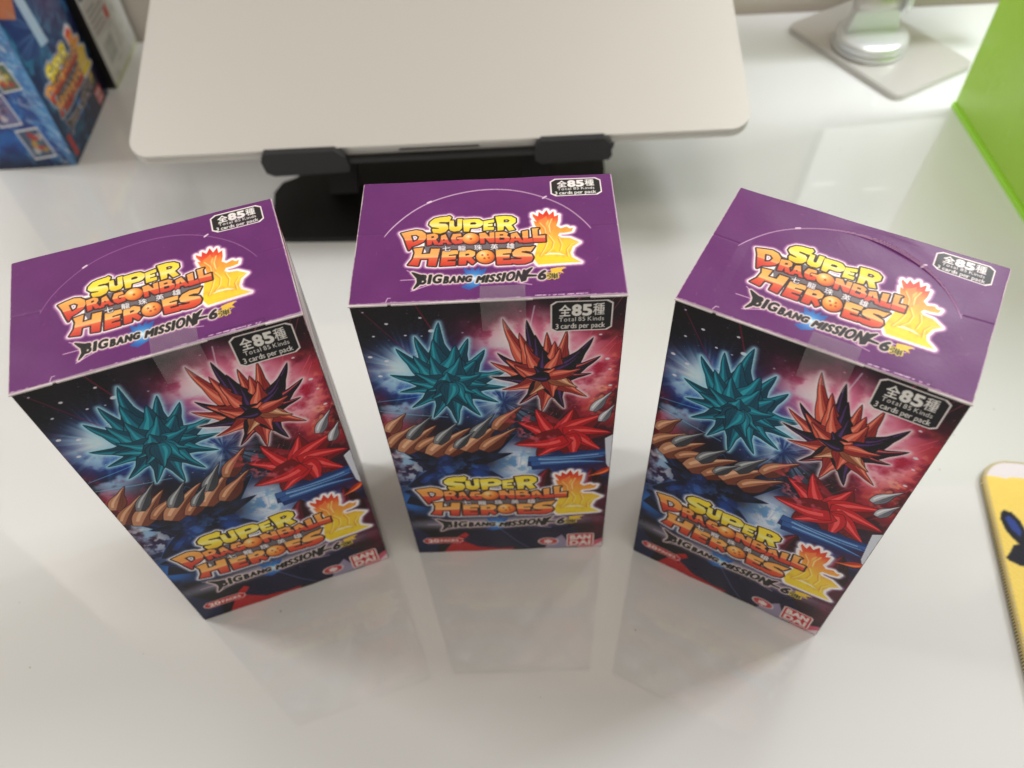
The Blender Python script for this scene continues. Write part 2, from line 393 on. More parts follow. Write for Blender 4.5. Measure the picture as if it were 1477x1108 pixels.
def spikes(cx, cy, rx, ry, n, seed, inner=.55):
    g = np.random.default_rng(seed); out = []
    for k in range(2*n):
        r = (0.7 + .45*g.random()) if k % 2 == 0 else inner*(.85 + .3*g.random()); t = math.pi*k/n
        out.append((cx + rx*r*math.cos(t), cy + ry*r*math.sin(t)))
    return out

def inv_coords(cv, T):
    """canvas pixel -> logo units, by a least-squares homography of the mapping T"""
    src = np.array([(0,0),(1477,0),(1477,686),(0,686),(700,300)], float); d = T(src); A = []
    for (x, y), (p, q) in zip(d, src):
        A.append([x,y,1,0,0,0,-p*x,-p*y,-p]); A.append([0,0,0,x,y,1,-q*x,-q*y,-q])
    Hh = np.linalg.svd(np.array(A))[2][-1].reshape(3,3)
    X, Y = np.meshgrid(cv.X, cv.Y); w = Hh[2,0]*X + Hh[2,1]*Y + Hh[2,2]
    return (Hh[0,0]*X + Hh[0,1]*Y + Hh[0,2])/w, (Hh[1,0]*X + Hh[1,1]*Y + Hh[1,2])/w
def ramp(t, stops):
    t = np.asarray(t); xs = [s[0] for s in stops]
    return np.stack([np.interp(t, xs, [s[1][c] for s in stops]) for c in range(3)], -1)

def paint_logo(cv, T, sc=1.0, halo=(255, 214, 236), crisp=1.0):
    cv.T = T; LX, LY = inv_coords(cv, T); k = cv.k*sc
    mS = [cv.mask(l) for l in SUPER]; mD = [cv.mask(l) for l in DRAGON]; mH = [cv.mask(l) for l in HEROES]
    ballA = cv.mask([ell(577, 268, 64, 43)]); ballB = cv.mask([ell(687, 406, 70, 50)])
    aS = np.any(mS, 0); aD = np.any(mD, 0); aH = np.any(mH, 0); em = cv.mask([EMBLEM]); pl = cv.mask([PLINTH])
    letters = aS | aD | aH | ballA | ballB
    # halo
    allm = letters | em | pl
    d = crop_edt(allm, 2.0*k + 2)
    cv.put(np.clip(1 - (d - 0.75*k)/(0.95*k), 0, 1)**1.3, halo, 0.9)
    cv.put(np.clip(1.25*k*.62 + .5 - d, 0, 1), (255, 246, 244))
    # emblem: a flame over a glowing golden base
    wob = 10*np.sin(LX/23) + 8*np.sin(LX/9 + LY/31)
    cv.put(em, ramp(LY + wob, [(50, (214, 40, 30)), (110, (236, 84, 44)), (160, (245, 150, 60)), (230, (246, 176, 62)), (290, (250, 208, 60)), (350, (248, 214, 52)), (380, (236, 190, 60)), (400, (250, 216, 46)), (470, (252, 228, 60))]))
    for p, c in (([(1090,130),(1120,116),(1150,92),(1160,128),(1200,108),(1196,150),(1206,190),(1180,220),(1150,250),(1144,206),(1110,170)], (250,150,74)),
                 ([(1146,150),(1164,120),(1176,160),(1180,200),(1160,236),(1158,190)], (255,206,110)),
                 ):
        cv.poly(p, c, 0.75)
    for q in ([(1112,250),(1150,300),(1130,350),(1100,400)], [(1160,240),(1200,290),(1190,340),(1150,380)], [(1240,262),(1262,310),(1250,360)], [(1390,292),(1330,310),(1300,350),(1310,400)], [(1180,120),(1160,170),(1170,220)], [(1090,150),(1130,190),(1140,240)]):
        cv.line(q, .32*sc, (232, 140, 44), .6); cv.line([(x + 10, y - 4) for x, y in q], .3*sc, (255, 244, 160), .7)
    cv.poly([(1130,392),(1180,372),(1250,374),(1300,392),(1220,386)], (255, 252, 220), 0.9)
    cv.poly([(1058,420),(1078,424),(1200,432),(1410,440),(1090,466)], (250, 214, 50), 0.9)
    # grey plinth between the words, black keyline
    dk = (46, 30, 34)
    cv.put(pl, (112, 104, 108))
    kl = 0.50*k
    for grp in (aH, aD, aS):
        cv.put(np.clip(kl + .5 - crop_edt(grp, kl + 2), 0, 1), dk)
    for b in (ballA, ballB): cv.put(np.clip(kl*.9 + .5 - crop_edt(b, kl + 2), 0, 1), dk)
    g1 = lambda X, Y: ramp(LY, [(95, (255, 226, 60)), (140, (255, 232, 70)), (165, (252, 244, 160)), (185, (250, 224, 60)), (225, (240, 190, 50))])
    g2 = lambda X, Y: ramp(LY + (LX-600)*0.02, [(200, (250, 184, 92)), (252, (247, 158, 78)), (266, (252, 176, 118)), (270, (226, 92, 60)), (320, (206, 56, 44)), (350, (196, 44, 40))])
    g3 = lambda X, Y: ramp(LY + (LX-600)*0.01, [(330, (250, 170, 80)), (385, (250, 182, 96)), (404, (252, 196, 130)), (410, (232, 104, 62)), (475, (204, 52, 42))])
    for m in mH: cv.put(m, g3)
    for m in mD: cv.put(m, g2)
    for m in mS: cv.put(m, g1)
    bal = lambda cx, cy, rx, ry: (lambda X, Y: ramp(np.hypot((LX-cx+rx*.3)/rx, (LY-cy+ry*.4)/ry), [(0, (255, 236, 190)), (.5, (250, 182, 88)), (1.0, (238, 134, 56)), (1.4, (206, 86, 44))]))
    cv.put(ballA, bal(577, 268, 64, 43)); cv.put(ballB, bal(687, 406, 70, 50))
    cv.poly(star(577, 270, 17, .8), (190, 70, 40))
    for x, y in ((664, 394), (706, 392), (680, 418), (714, 414)): cv.poly(star(x, y, 15, .8), (186, 62, 40))
    # the five characters
    for ch, cx, cy in (('七', 392, 342), ('龍', 508, 340), ('珠', 632, 336), ('英', 755, 333), ('雄', 878, 325)):
        e = glyph(ch)[0]; q = np.stack([cx - 30 + 60*e[..., 0], cy + 20 - 40*e[..., 1]], -1); m = cv.mask([q])
        dd = crop_edt(m, .4*k+2)
        cv.put(np.clip(.30*k + .5 - dd, 0, 1), (66, 56, 62)); cv.put(np.clip(.08*k + .5 - dd, 0, 1), (250, 244, 246))
    # sub-title
    burst = cv.mask([spikes(600, 562, 116, 92, 11, 5)]) | cv.mask([[(520,500),(600,520),(700,490),(660,560),(640,620),(560,652),(500,630),(560,600),(540,540)]])
    word = []
    def w(txt, x0, x1, yb0, yb1, h0, h1, sl):
        gs = [glyph(c) for c in txt]; ws = [max(g[1], .16) for g in gs]; tot = sum(ws) + .20*(len(ws)-1); pen = 0; out = []
        for g, ww in zip(gs, ws):
            a, b = pen/tot, (pen+ww)/tot; e = g[0]; u = a + (b-a)*e[..., 0]; base = yb0 + (yb1-yb0)*u; hh = h0 + (h1-h0)*u
            out.append(np.stack([x0 + (x1-x0)*u + sl*e[..., 1], base - hh*e[..., 1]], -1)); pen += ww + .20
        return cv.mask(out)
    word = w('BIG', 184, 345, 612, 600, 70, 58, 14) | w('BANG', 368, 574, 604, 592, 48, 42, 12) | w('MISSION', 616, 968, 600, 580, 46, 76, 18)
    six = w('6', 1085, 1140, 574, 574, 66, 66, 18)
    tri = cv.mask([[(128,520),(205,545),(215,560),(190,570),(178,620),(140,648),(170,600),(168,566)]]) | cv.mask([[(960,590),(975,520),(1042,488),(1000,540),(1072,543),(1072,550),(1000,552),(992,580)]])
    wd = word | six | tri
    dw = crop_edt(wd, 1.6*k)
    cv.put(np.clip(1 - (dw - .35*k)/(.8*k), 0, 1), (236, 190, 224), .75)
    for a, b in (((150,655),(120,664)),((250,620),(160,650)),((160,540),(90,505)),((40,580),(180,574)),((930,600),(1040,612)),((960,520),(1070,486)),((1160,508),(1300,488)),((1200,560),(1260,530))):
        cv.line([a, b], .25*sc, (246, 206, 232), .8)
    cv.put(burst, lambda X, Y: ramp(np.hypot((LX-600)/110, (LY-570)/76), [(0, (240, 250, 255)), (.2, (150, 206, 240)), (.45, (66, 140, 208)), (1.0, (40, 92, 170))]))
    cv.put(np.clip(.58*k + .5 - dw, 0, 1), (232, 214, 206))
    dw2 = crop_edt(wd, .5*k+2); cv.put(np.clip(.26*k + .5 - dw2, 0, 1), (34, 32, 34))
    cv.poly([(1180,496),(1240,484),(1300,480),(1264,506),(1286,528),(1236,520),(1252,560),(1210,530),(1170,566),(1186,520)], (248, 206, 60), .95)
    e = glyph('弾')[0]; q = np.stack([1156 + 84*e[..., 0], 570 - 44*e[..., 1]], -1); m = cv.mask([q]); dd = crop_edt(m, .5*k+2)
    cv.put(np.clip(.3*k + .5 - dd, 0, 1), (240, 214, 90)); cv.put(np.clip(.07*k + .5 - dd, 0, 1), (30, 28, 30))
    cv.T = lambda P: P

def paint_badge(cv, x0, x1, y0, y1):
    c = 1.5; P = [(x0+c, y0), (x1-c, y0), (x1, y0+c*.8), (x1, y1-c*.8), (x1-c, y1), (x0+c, y1), (x0, y1-c*.8), (x0, y0+c*.8)]
    cv.poly(P, (236, 228, 226)); t = .45
    cx, cy = (x0+x1)/2, (y0+y1)/2; kx, ky = 1 - 2*t/(x1-x0), 1 - 2*t/(y1-y0)
    cv.poly([(cx+(a-cx)*kx, cy+(b-cy)*ky) for a, b in P], (26, 24, 26))
    w, h = x1-x0, y1-y0; wh = (238, 234, 230)
    X = lambda f: x0 + f*w
    Y = lambda f: y0 + f*h
    def g(ch, a, b, c, d, bold):
        e = glyph(ch)[0]; m = cv.mask([np.stack([X(a) + (b-a)*w*e[..., 0], Y(c) + (d-c)*h*e[..., 1]], -1)])
        cv.put(np.clip(bold*cv.k + .5 - crop_edt(m, bold*cv.k+2), 0, 1), wh)
    g('全', .14, .325, .51, .87, .14); g('8', .355, .485, .52, .86, .3); g('5', .52, .65, .52, .86, .3); g('種', .68, .86, .52, .90, .10)
    cv.text('Total 85 Kinds', X(.14), Y(.335), h*.135, wh, width=.72*w, bold=.07, track=.2)
    cv.text('3 cards per pack', X(.085), Y(.10), h*.165, wh, width=.80*w, bold=.09)

def facet(cv, base, tip, w0, c1, c2, edge, bend=0.0, keyw=0.22):
    """one crystal blade: two-tone, with a keyline"""
    b, t = np.array(base, float), np.array(tip, float); d = t - b; L = np.hypot(*d); n = np.array([-d[1], d[0]])/L
    m = b + d*.45 + n*bend*L
    l, r = m + n*w0, m - n*w0*.9; bl, br = b + n*w0*.6, b - n*w0*.6
    P = [tuple(bl), tuple(l), tuple(t), tuple(r), tuple(br)]
    cv.poly(P, c1); cv.poly([tuple(b), tuple(m - n*w0*.1), tuple(t), tuple(r), tuple(br)], c2)
    cv.line(P, keyw, edge); cv.line([tuple(b), tuple(m - n*w0*.1), tuple(t)], keyw*.7, edge, .7)

def blade(cv, base, tip, w, bend, tones, key=(10, 20, 30), kw=.2, streaks=2, flat=.55):
    """one curved tongue of light: body, shade side, bright streaks and a keyline"""
    b, t = np.array(base, float), np.array(tip, float); d = t - b; L = np.hypot(*d); n = np.array([-d[1], d[0]])/L
    c = b + d*.5 + n*bend*L; u = np.linspace(0, 1, 26)[:, None]
    C = (1-u)**2*b + 2*u*(1-u)*c + u*u*t; T = np.gradient(C, axis=0); N = np.stack([-T[:, 1], T[:, 0]], 1)/np.hypot(T[:, 0], T[:, 1])[:, None]
    p = 1.32*w*(flat + (1-flat)*np.sin(np.pi*np.clip(u*1.5, 0, 1)))*(1-u**2.2)**.85
    Lf, Rt = C + N*p, C - N*p; P = [tuple(q) for q in Lf] + [tuple(q) for q in Rt[::-1]]
    cv.poly(P, tones[1])
    cv.poly([tuple(q) for q in C - N*p*.05] + [tuple(q) for q in Rt[::-1]], tones[0])
    cv.poly([tuple(q) for q in (C + N*p*.62)[3:-2]] + [tuple(q) for q in (C + N*p*.30)[3:-2][::-1]], tones[2])
    for k in range(streaks):
        o = (-.55, -.25, .12)[k % 3]; q = C + N*p*o; i0 = 4 + 3*k; cv.line(q[i0:i0+13], kw*.6, key, .55)
    cv.line(P + [P[0]], kw, key)
    return P
def paint_front(cv):
    H, Wd = cv.H, cv.W; X, Y = np.meshgrid(cv.X, cv.Y); q_ = cv.k/10
    n1 = noise2(H, Wd, 160*q_, 6); n2 = noise2(H, Wd, 120*q_, 6); n3 = noise2(H, Wd, 60*q_, 6); n4 = noise2(H, Wd, 26*q_, 5)
    sm = lambda a, lo, hi: np.clip((a-lo)/(hi-lo), 0, 1)
    E = lambda cx, cy, rx, ry, p=1.0: np.exp(-(((X-cx)/rx)**2 + ((Y-cy)/ry)**2)**p)
    cv.a[:] = (10, 8, 14)
    cv.put(sm(n1, .45, .75), (26, 10, 34), .5)
    # crimson nebula at both sides
    cv.put(sm(n2, .40, .62)*E(-34, 92, 10, 26), (150, 16, 36), 1); cv.put(sm(n4, .52, .68)*E(-34, 92, 9, 24), (220, 70, 84), .7)
    cv.put(sm(n1, .30, .58)*E(31, 112, 15, 30, 1.4), (158, 20, 48), 1); cv.put(sm(n3, .48, .62)*E(33, 110, 9, 22), (232, 74, 70), .9)
    cv.put(sm(n4, .55, .68)*E(34, 107, 7, 20), (250, 170, 120), .7); cv.put(sm(n2, .3, .6)*E(30, 52, 14, 30), (110, 14, 38), .95)
    cv.put(sm(n2, .35, .6)*E(0, 144, 9, 7), (128, 30, 96), .8)
    # pink-white burst behind the right tongues
    cv.put(E(11, 126, 20, 17, 1.7), (222, 36, 96), .95); cv.rays(12, 122, 32, (255, 150, 190), 110, .8, seed=31)
    cv.put(E(11, 127, 15, 14, 1.7)*(0.7 + .3*sm(n3, .35, .6)), (255, 206, 222), 1); cv.put(sm(n3, .42, .58)*E(9, 131, 13, 11, 1.4), (255, 238, 240), .95)
    cv.put(E(27, 116, 8, 13, 1.5)*sm(n3, .35, .6), (252, 206, 220), .9)
    # blue-white burst behind the left tongues
    cv.put(E(-22, 117, 16, 15, 1.3), (16, 74, 190), .95)
    cv.rays(-24, 121, 27, (120, 196, 248), 130, 1, seed=3, ex=2.0); cv.rays(-25, 121, 18, (236, 250, 255), 90, 1, seed=5, ex=1.4); cv.put(E(-27, 121, 7, 6.5), (240, 252, 255), 1); cv.put(E(-30, 117, 5, 8)*sm(n3, .4, .55), (190, 232, 255), .9)
    cv.put(E(-6, 108, 14, 17, 1.3), (20, 66, 150), .8); cv.rays(2, 103, 26, (170, 216, 252), 110, 1, seed=8, ex=1.7); cv.put(sm(n3, .40, .58)*E(1, 108, 6, 13), (214, 236, 250), .95)
    cv.put(sm(n3, .45, .6)*E(-31, 103, 7, 9), (170, 206, 240), .9)
    # long streaks
    g = np.random.default_rng(77)
    for k in range(46):
        x, y = g.uniform(12, 37), g.uniform(84, 146); a = g.uniform(.9, 1.25); l = g.uniform(3, 14)
        cv.line([(x, y), (x + l*math.cos(a), y + l*math.sin(a))], g.uniform(.1, .35), (248, 120, 140), g.uniform(.15, .5))
    for a, b, c in (((-20,149),(-15,134),(150,30,60)), ((-35,147),(-24,128),(110,24,60)), ((12.5,146),(8,118),(236,226,250)), ((-37,100),(-16,96),(150,200,240)), ((-37,105),(-20,108),(120,190,240))):
        cv.line([a, b], .4, c, .6)
    # lower sky: blue light, violet clouds, white energy
    cv.put(E(2, 62, 38, 20, 1.5), (20, 36, 104), .9)
    cv.put(sm(n3, .42, .58)*E(-31, 70, 8, 13), (176, 214, 244), 1); cv.put(sm(n4, .5, .62)*E(-31, 66, 8, 12), (246, 252, 255), .9)
    cv.put(E(4, 67, 11, 12, 1.6), (206, 234, 252), 1); cv.put(sm(n3, .42, .6)*E(4, 67, 9, 10, 1.4), (250, 254, 255), 1); cv.put(sm(n4, .5, .62)*E(5, 68, 7, 7), (70, 140, 190), .75)
    cv.rays(5, 60, 48, (140, 160, 230), 150, .75, seed=12, ex=1.8); cv.rays(5, 22, 40, (130, 130, 214), 130, .6, seed=14)
    cv.put(sm(n2, .4, .6)*E(-35, 42, 8, 12), (50, 120, 200), .9)
    for k in range(260):
        x, y = g.uniform(-37, 37), g.uniform(74, 148); r = .06 + .2*g.random()**3
        cv.poly(ell(x, y, r*1.4, r, 8), (255, 210, 214) if x > 0 or y < 105 else (226, 236, 255), .95*g.random() + .05)
    for x, y, r in ((-28.6,141,.4),(-33,136,.3),(-19,143,.35),(-16.5,137.5,.65),(-31,125,.5),(-35.5,127,.5),(33.5,122,.5),(31,133,.35),(34.5,117,.35),(35,109,.45),(26,140,.25),(-24,136,.3),(-34,118,.5)):
        cv.poly(ell(x, y, r*1.4, r, 14), (232, 232, 244), .95)
    # ---- teal tongues of energy (left)
    root = (-13.5, 114)
    tl = [((-14.2,140.8),3.6,.10),((-21.5,135.4),3.2,.12),((-27.6,130.4),3.4,.14),((-31,118.5),3.2,.12),((-29.4,110),2.8,.06),((-6.6,133.6),3.0,-.02),((-2.2,128.6),3.2,-.12),((4.6,119.8),3.3,-.16),((3.4,110.8),2.9,-.12),((.6,103),2.8,-.08),((-26.6,101.8),2.8,.06),((-20.5,96),2.8,.05),((-13,92.5),3.0,0),((-5.5,96.5),2.8,-.05)]
    Ps = []
    tmp = cv.a.copy()
    for t, w, bd in tl: Ps.append(blade(cv, root, t, w, bd, ((0,0,0),)*3))
    m = np.any([cv.mask([P]) for P in Ps], 0); cv.a[:] = tmp
    dd = crop_edt(m, 1.9*cv.k); cv.put(np.clip(1 - (dd/cv.k - .25)/1.6, 0, 1)**1.5, (176, 232, 252), .95)
    tt = ((6, 66, 88), (14, 108, 130), (40, 150, 170)); key = (5, 24, 38)
    for t, w, bd in tl: blade(cv, root, t, w, bd, tt, key, streaks=3)
    for t, w, bd in (((-16.5,134),4.2,.06),((-10.5,131),4.2,-.04),((-23,127),3.8,.14),((-5,124),3.8,-.12),((-26,115),3.4,.12),((-2,112),3.0,-.12),((-18,127),2.9,.12),((-9.5,126),2.8,-.06),((-23.5,119),2.6,.14),((-3.8,117.5),2.6,-.16),((-14,119),2.8,.03),((-21,110),2.3,.12),((-6,108),2.2,-.14),((-20,106),2.4,.1),((-9,102.5),2.4,-.05),((-16,102),2.4,.05)):
        blade(cv, root, t, w, bd, ((8, 76, 98), (18, 118, 140), (52, 164, 182)), key, streaks=2)
    # ---- deep blue swell
    dk = ((8, 10, 22), (16, 20, 42), (36, 54, 110))
    for b0, t0, w, bd in (((-4,40),(-38,84),6.0,-.12),((-30,38),(6,86),6.5,.12),((-15,30),(-14,90),10.5,.0),((-30,50),(4,74),5.0,.2),((-2,50),(-32,72),5.0,-.2),((-18,42),(-37,50),5.0,-.1)):
        blade(cv, b0, t0, w, bd, dk, (60, 110, 180), kw=.16, streaks=3, flat=.9)
    cv.put(E(-14, 70, 15, 13, 2.2), (12, 14, 32), .85); cv.put(E(-14, 70, 14, 12, 2)*sm(n3, .5, .62), (30, 48, 104), .7)
    cv.put(E(-14, 60, 13, 6)*sm(n3, .35, .6), (40, 90, 180), .8); cv.put(E(-14, 62, 14, 10)*sm(n4, .5, .66), (80, 140, 220), .6)
    # ---- bronze plumes and steel-grey slivers sweeping under it
    bz = ((96, 46, 36), (174, 118, 90), (226, 176, 140)); bz2 = ((120, 66, 50), (196, 142, 112), (236, 190, 156)); bk = (42, 16, 18)
    for b0, t0, w, bd, tn in (((-37,79),(-26,93),2.6,.06,bz),((-33,76),(-20,92),3.2,.05,bz2),((-28,77),(-15,89),2.4,.06,bz),((-24,74),(-9,90),3.4,.05,bz2),((-18,74),(-4,88),2.6,.05,bz),((-12,76),(1,92),3.2,.05,bz2),((-6,76),(6,89),2.8,.05,bz),((-36,88),(-29,99),2.2,.05,bz2),((-1,88),(8,101),2.6,.05,bz)):
        blade(cv, b0, t0, w, bd, tn, bk, streaks=3)
    gy = ((62, 64, 72), (128, 130, 134), (196, 200, 204))
    for b0, t0, w, bd in (((-30,84),(-21,97),1.8,.05),((-21,81),(-13,93),2.0,.05),((-9,84),(-1,97),2.0,.05),((-15,78),(-8,88),1.6,.05)):
        blade(cv, b0, t0, w, bd, gy, (28, 28, 38), streaks=3)
    # ---- coral and black tongues (right)
    root = (16.5, 115)
    tl = [((3.6,141.2),3.0,.14,0),((10.2,140.4),2.9,.08,1),((15.8,135),2.6,0,0),((21.4,135.6),2.7,-.08,0),((29,131.8),2.7,-.12,1),((31.4,123.4),2.7,-.14,2),((-.8,123),2.9,.16,0),((1.4,127),2.6,.18,1),((29,115.5),2.2,-.1,2),((-1,116),2.5,.12,1),((2,109.5),2.5,.1,0),((7,102),2.6,.06,2),((14,97.5),2.7,0,0),((21,98.5),2.6,-.04,1),((28,104),2.6,-.06,0)]
    Ps = []; tmp = cv.a.copy()
    for t, w, bd, c in tl: Ps.append(blade(cv, root, t, w, bd, ((0,0,0),)*3))
    m = np.any([cv.mask([P]) for P in Ps], 0); cv.a[:] = tmp
    dd = crop_edt(m, 1.7*cv.k); cv.put(np.clip(1 - (dd/cv.k - .2)/1.4, 0, 1)**1.5, (255, 236, 240), .9)
    tn = (((150, 44, 42), (214, 98, 80), (240, 146, 122)), ((16, 10, 22), (34, 20, 40), (84, 50, 110)), ((30, 12, 26), (70, 32, 70), (214, 98, 80)))
    for t, w, bd, c in tl: blade(cv, root, t, w, bd, tn[c], (24, 8, 18), streaks=3)
    for t, w, bd, c in (((8,135),3.2,.12,0),((12.5,134),3.0,.06,1),((18,131),3.2,-.04,0),((26,127),3.0,-.12,1),((3.5,124),3.0,.14,0),((9.5,131),2.4,.14,0),((14.5,128),2.3,.04,1),((19.5,128),2.4,-.06,0),((25,124),2.3,-.14,1),((6,121),2.3,.16,0),((12,120),2.3,.08,1),((18,119),2.3,-.02,0),((24,116),2.2,-.16,0)):
        blade(cv, root, t, w, bd, tn[c], (24, 8, 18), streaks=2)
    wm = ((150, 84, 60), (206, 148, 112), (240, 200, 166))
    for t0, w, bd, c in (((10,106),2.2,.06,wm),((17.5,104),2.2,0,0),((25,109),2.2,-.06,wm),((9,115),2.0,.06,1),((26,118),1.9,-.06,0)):
        blade(cv, root, t0, w, bd, c if isinstance(c, tuple) else tn[c], (40, 14, 16), streaks=2)
    # crimson billows, a blue band and pale wisps at the edge
    rd = ((112, 8, 22), (188, 22, 36), (240, 92, 92))
    for b0, t0, w, bd in (((21,83),(6,92),4.2,-.08),((21,83),(12,99),3.6,.06),((21,83),(24,98),3.6,-.05),((21,83),(35,94),4.0,.08),((21,83),(37,83),4.0,.06),((21,83),(34,73),4.0,-.06),((21,83),(24,69),4.0,.04),((21,83),(12,71),4.2,-.06),((21,83),(4.5,79),4.2,.08)):
        blade(cv, b0, t0, w, bd, rd, (54, 4, 12), streaks=3, flat=.8)
    cv.put(E(12, 86, 7, 7)*sm(n4, .52, .64), (250, 150, 160), .7); cv.put(E(8, 92, 6, 6)*sm(n4, .5, .6), (236, 80, 100), .7)
    for b0, t0, w, bd in (((30,96),(36,106),1.6,.05),((33,90),(37.2,99),1.5,.05)): blade(cv, b0, t0, w, bd, ((120,120,130),(196,198,206),(240,240,246)), (30,28,40), streaks=2)
    for b0, t0, w, bd in (((9,68),(37,69.5),2.6,-.08),((10,65),(37,65),2.2,.06),((36,72),(11,71),1.6,.06)): blade(cv, b0, t0, w, bd, ((28,54,110),(58,98,160),(130,172,220)), (16,30,66), streaks=3, flat=.9)
    for b0, t0, w, bd in (((14,46),(16,63),4.4,.06),((22,42),(22,62.5),4.6,0),((30,40),(31,62),4.4,-.06)): blade(cv, b0, t0, w, bd, ((40,6,16),(86,14,30),(140,40,60)), (26,4,12), streaks=3, flat=.9)
    cv.poly([(34.8,80),(37.5,82),(37.5,60),(36,64)], (220, 224, 236)); blade(cv, (37.4,61), (29,56), 1.3, .1, ((180,50,26),(232,96,50),(250,150,90)), (60,14,10))
    # foot of the panel
    cv.poly([(-37.5,24),(-28,10),(-30,0),(-37.5,0)], (26, 32, 66)); cv.poly([(-27,0),(-20,14),(-17,17),(-12,9),(-4,3),(2,2),(0,0)], (176, 42, 46))
    cv.poly([(-19,10),(-14,17),(-2,20),(6,16),(10,8),(4,2.5),(-4,1.5),(-12,3.5)], (26, 26, 54)); cv.poly([(0,4),(8,18),(22,22),(28,14),(24,4),(10,1)], (22, 24, 52)); cv.line([(-3,19),(3,8),(8,1)], .4, (120, 130, 180), .6)
    cv.poly([(16,6),(21,12),(24,4),(30,1),(14,0)], (196, 190, 216), .8); cv.poly([(27,0),(31,4),(37.5,8),(37.5,0)], (214, 110, 130)); cv.poly([(33,0),(37.5,5),(37.5,0)], (240, 226, 232))
    cv.put(np.exp(-(((X-30)/12)**2 + ((Y-20)/12)**2))*sm(n1, .35, .6), (120, 18, 44), .7)
    cv.poly([(-37.5,0),(37.5,0),(37.5,.5),(-37.5,.5)], (160, 70, 90), .6)
    cv.glow(-4, 24.5, 36, 4.5, (226, 222, 240), .7, 3)
    cv.a[:] = np.clip(cv.a.mean(2, keepdims=True) + (cv.a - cv.a.mean(2, keepdims=True))*1.12, 0, 255)
    paint_logo(cv, logo_front, 1.33, halo=(206, 214, 246))
    paint_badge(cv, 16.8, 34.0, 134.9, 147.2)
    # maker mark, pack count pill, oval mark
    R = lambda x0, x1, y0, y1, r: [(x0+r,y0),(x1-r,y0),(x1,y0+r),(x1,y1-r),(x1-r,y1),(x0+r,y1),(x0,y1-r),(x0,y0+r)]
    cv.poly(R(23.0,33.9,1.3,12.3,.7), (240,226,222)); cv.poly(R(23.5,33.4,1.8,11.8,.5), (206,34,46))
    for t, y in (('BAN', 7.2), ('DAI', 2.5)): cv.text(t, 24.5, y, 3.5, (244,232,228), width=7.9, bold=.32, track=.14)
    cv.poly(R(-34.4,-18.4,8.0,12.8,1.6), (236,214,212)); cv.poly(R(-34.1,-18.7,8.3,12.5,1.5), (200,44,46))
    cv.text('20', -32.4, 9.1, 2.4, (246,236,230), width=4.2, bold=.2); cv.text('PACKS', -27.4, 9.3, 1.8, (246,236,230), width=7.0, bold=.14)
    cv.poly(ell(15.6,6.4,4.2,3.2), (240,222,222)); cv.poly(ell(15.6,6.4,3.7,2.7), (206,66,70)); cv.poly(star(15.6,6.2,2.0,-1,6,.75), (244,226,226))
    # worn edges of the printed board
    e = noise2(H, Wd, 14, 3); ed = np.minimum(np.minimum(X+37.5, 37.5-X), 149.2-Y)
    cv.put((ed < .10 + .22*np.clip(e-.45, 0, 1)*2).astype(float), (150, 128, 138), .8)

def lid_arc(x):
    """front-to-back position of the perforated arc (mm)"""
    return 12.0 + np.sqrt(np.clip(32.6**2 - np.clip(np.abs(x), 0, 29.6)**2, 0, None))
def paint_lid(cv, seed, strong):
    X, Y = np.meshgrid(cv.X, cv.Y); g = np.random.default_rng(seed)
    cv.a[:] = paint_lid.base
    n = noise2(cv.H, cv.W, 120, 6, g); cv.put(np.clip(n-.4, 0, 1), (146, 76, 144), .3)
    ay = lid_arc(X); inside = (np.abs(X) < 29.6) & (Y < ay)
    # bare card along the cut
    xs = np.linspace(-29.6, 29.6, 160); pts = np.stack([xs, lid_arc(xs)], 1)
    cv.line(pts, .26, (222, 188, 214), strong)
    for x in (-17.2, 17.0): cv.line([(x-.5, lid_arc(np.array(x))-.1), (x+.5, lid_arc(np.array(x))+.5)], .6, (236, 214, 230), .9)
    for s in (-1, 1): cv.line([(s*29.6, 25.9), (s*37.5, 27.2)], .22, (96, 34, 98), .8)
    # scuffs
    for _ in range(26):
        x, y = g.uniform(-37, 37), g.uniform(1, 49); a = g.uniform(0, 3.1); l = g.uniform(.2, 1.4)
        cv.line([(x, y), (x + l*math.cos(a), y + l*math.sin(a))], .12, (190, 150, 190), .35)
    e = noise2(cv.H, cv.W, 12, 3, g); ed = np.minimum(np.minimum(X+37.5, 37.5-X), np.minimum(Y, 49.8-Y))
    cv.put((ed < .07 + .2*np.clip(e-.5, 0, 1)*2).astype(float), (214, 186, 208), .85)
    # tuck notches at the front edge
    cv.line([(-27.4, .2), (-27.0, 1.5), (-26.2, 1.5)], .25, (214, 190, 210), .9); cv.line([(27.6, .2), (27.6, 1.6), (12, .9)], .2, (60, 20, 62), .8)
    for _ in range(26):
        x = g.uniform(12.5, 27); cv.line([(x, .45), (x + g.uniform(.1, .8), .5)], .3, (226, 196, 222), .8)

# ================================================================== the three booster boxes
BW, BD, BH = 0.075, 0.0498, 0.1495
front_cv = Canvas(-37.5, 0, 75, 149.6, 12, (14, 11, 20)); paint_front(front_cv)

def side_canvas():
    cv = Canvas(0, 0, 49.8, 149.6, 4, (16, 12, 22)); X, Y = np.meshgrid(cv.X, cv.Y)
    n = noise2(cv.H, cv.W, 60, 5); cv.put(np.clip((n-.42)*4, 0, 1), (130, 24, 50), .9)
    cv.put(np.clip((noise2(cv.H, cv.W, 40, 5)-.5)*5, 0, 1), (214, 120, 140), .7)
    cv.put(np.exp(-((Y-75)/9)**2), (220, 190, 210), .5)
    cv.poly([(3,120),(46,120),(46,140),(3,140)], (226, 220, 222), .9)
    for k in range(7): cv.text('card game pack'[:14-k], 6, 136-2.4*k, 1.3, (50, 40, 50))
    return cv
side_cv = side_canvas()

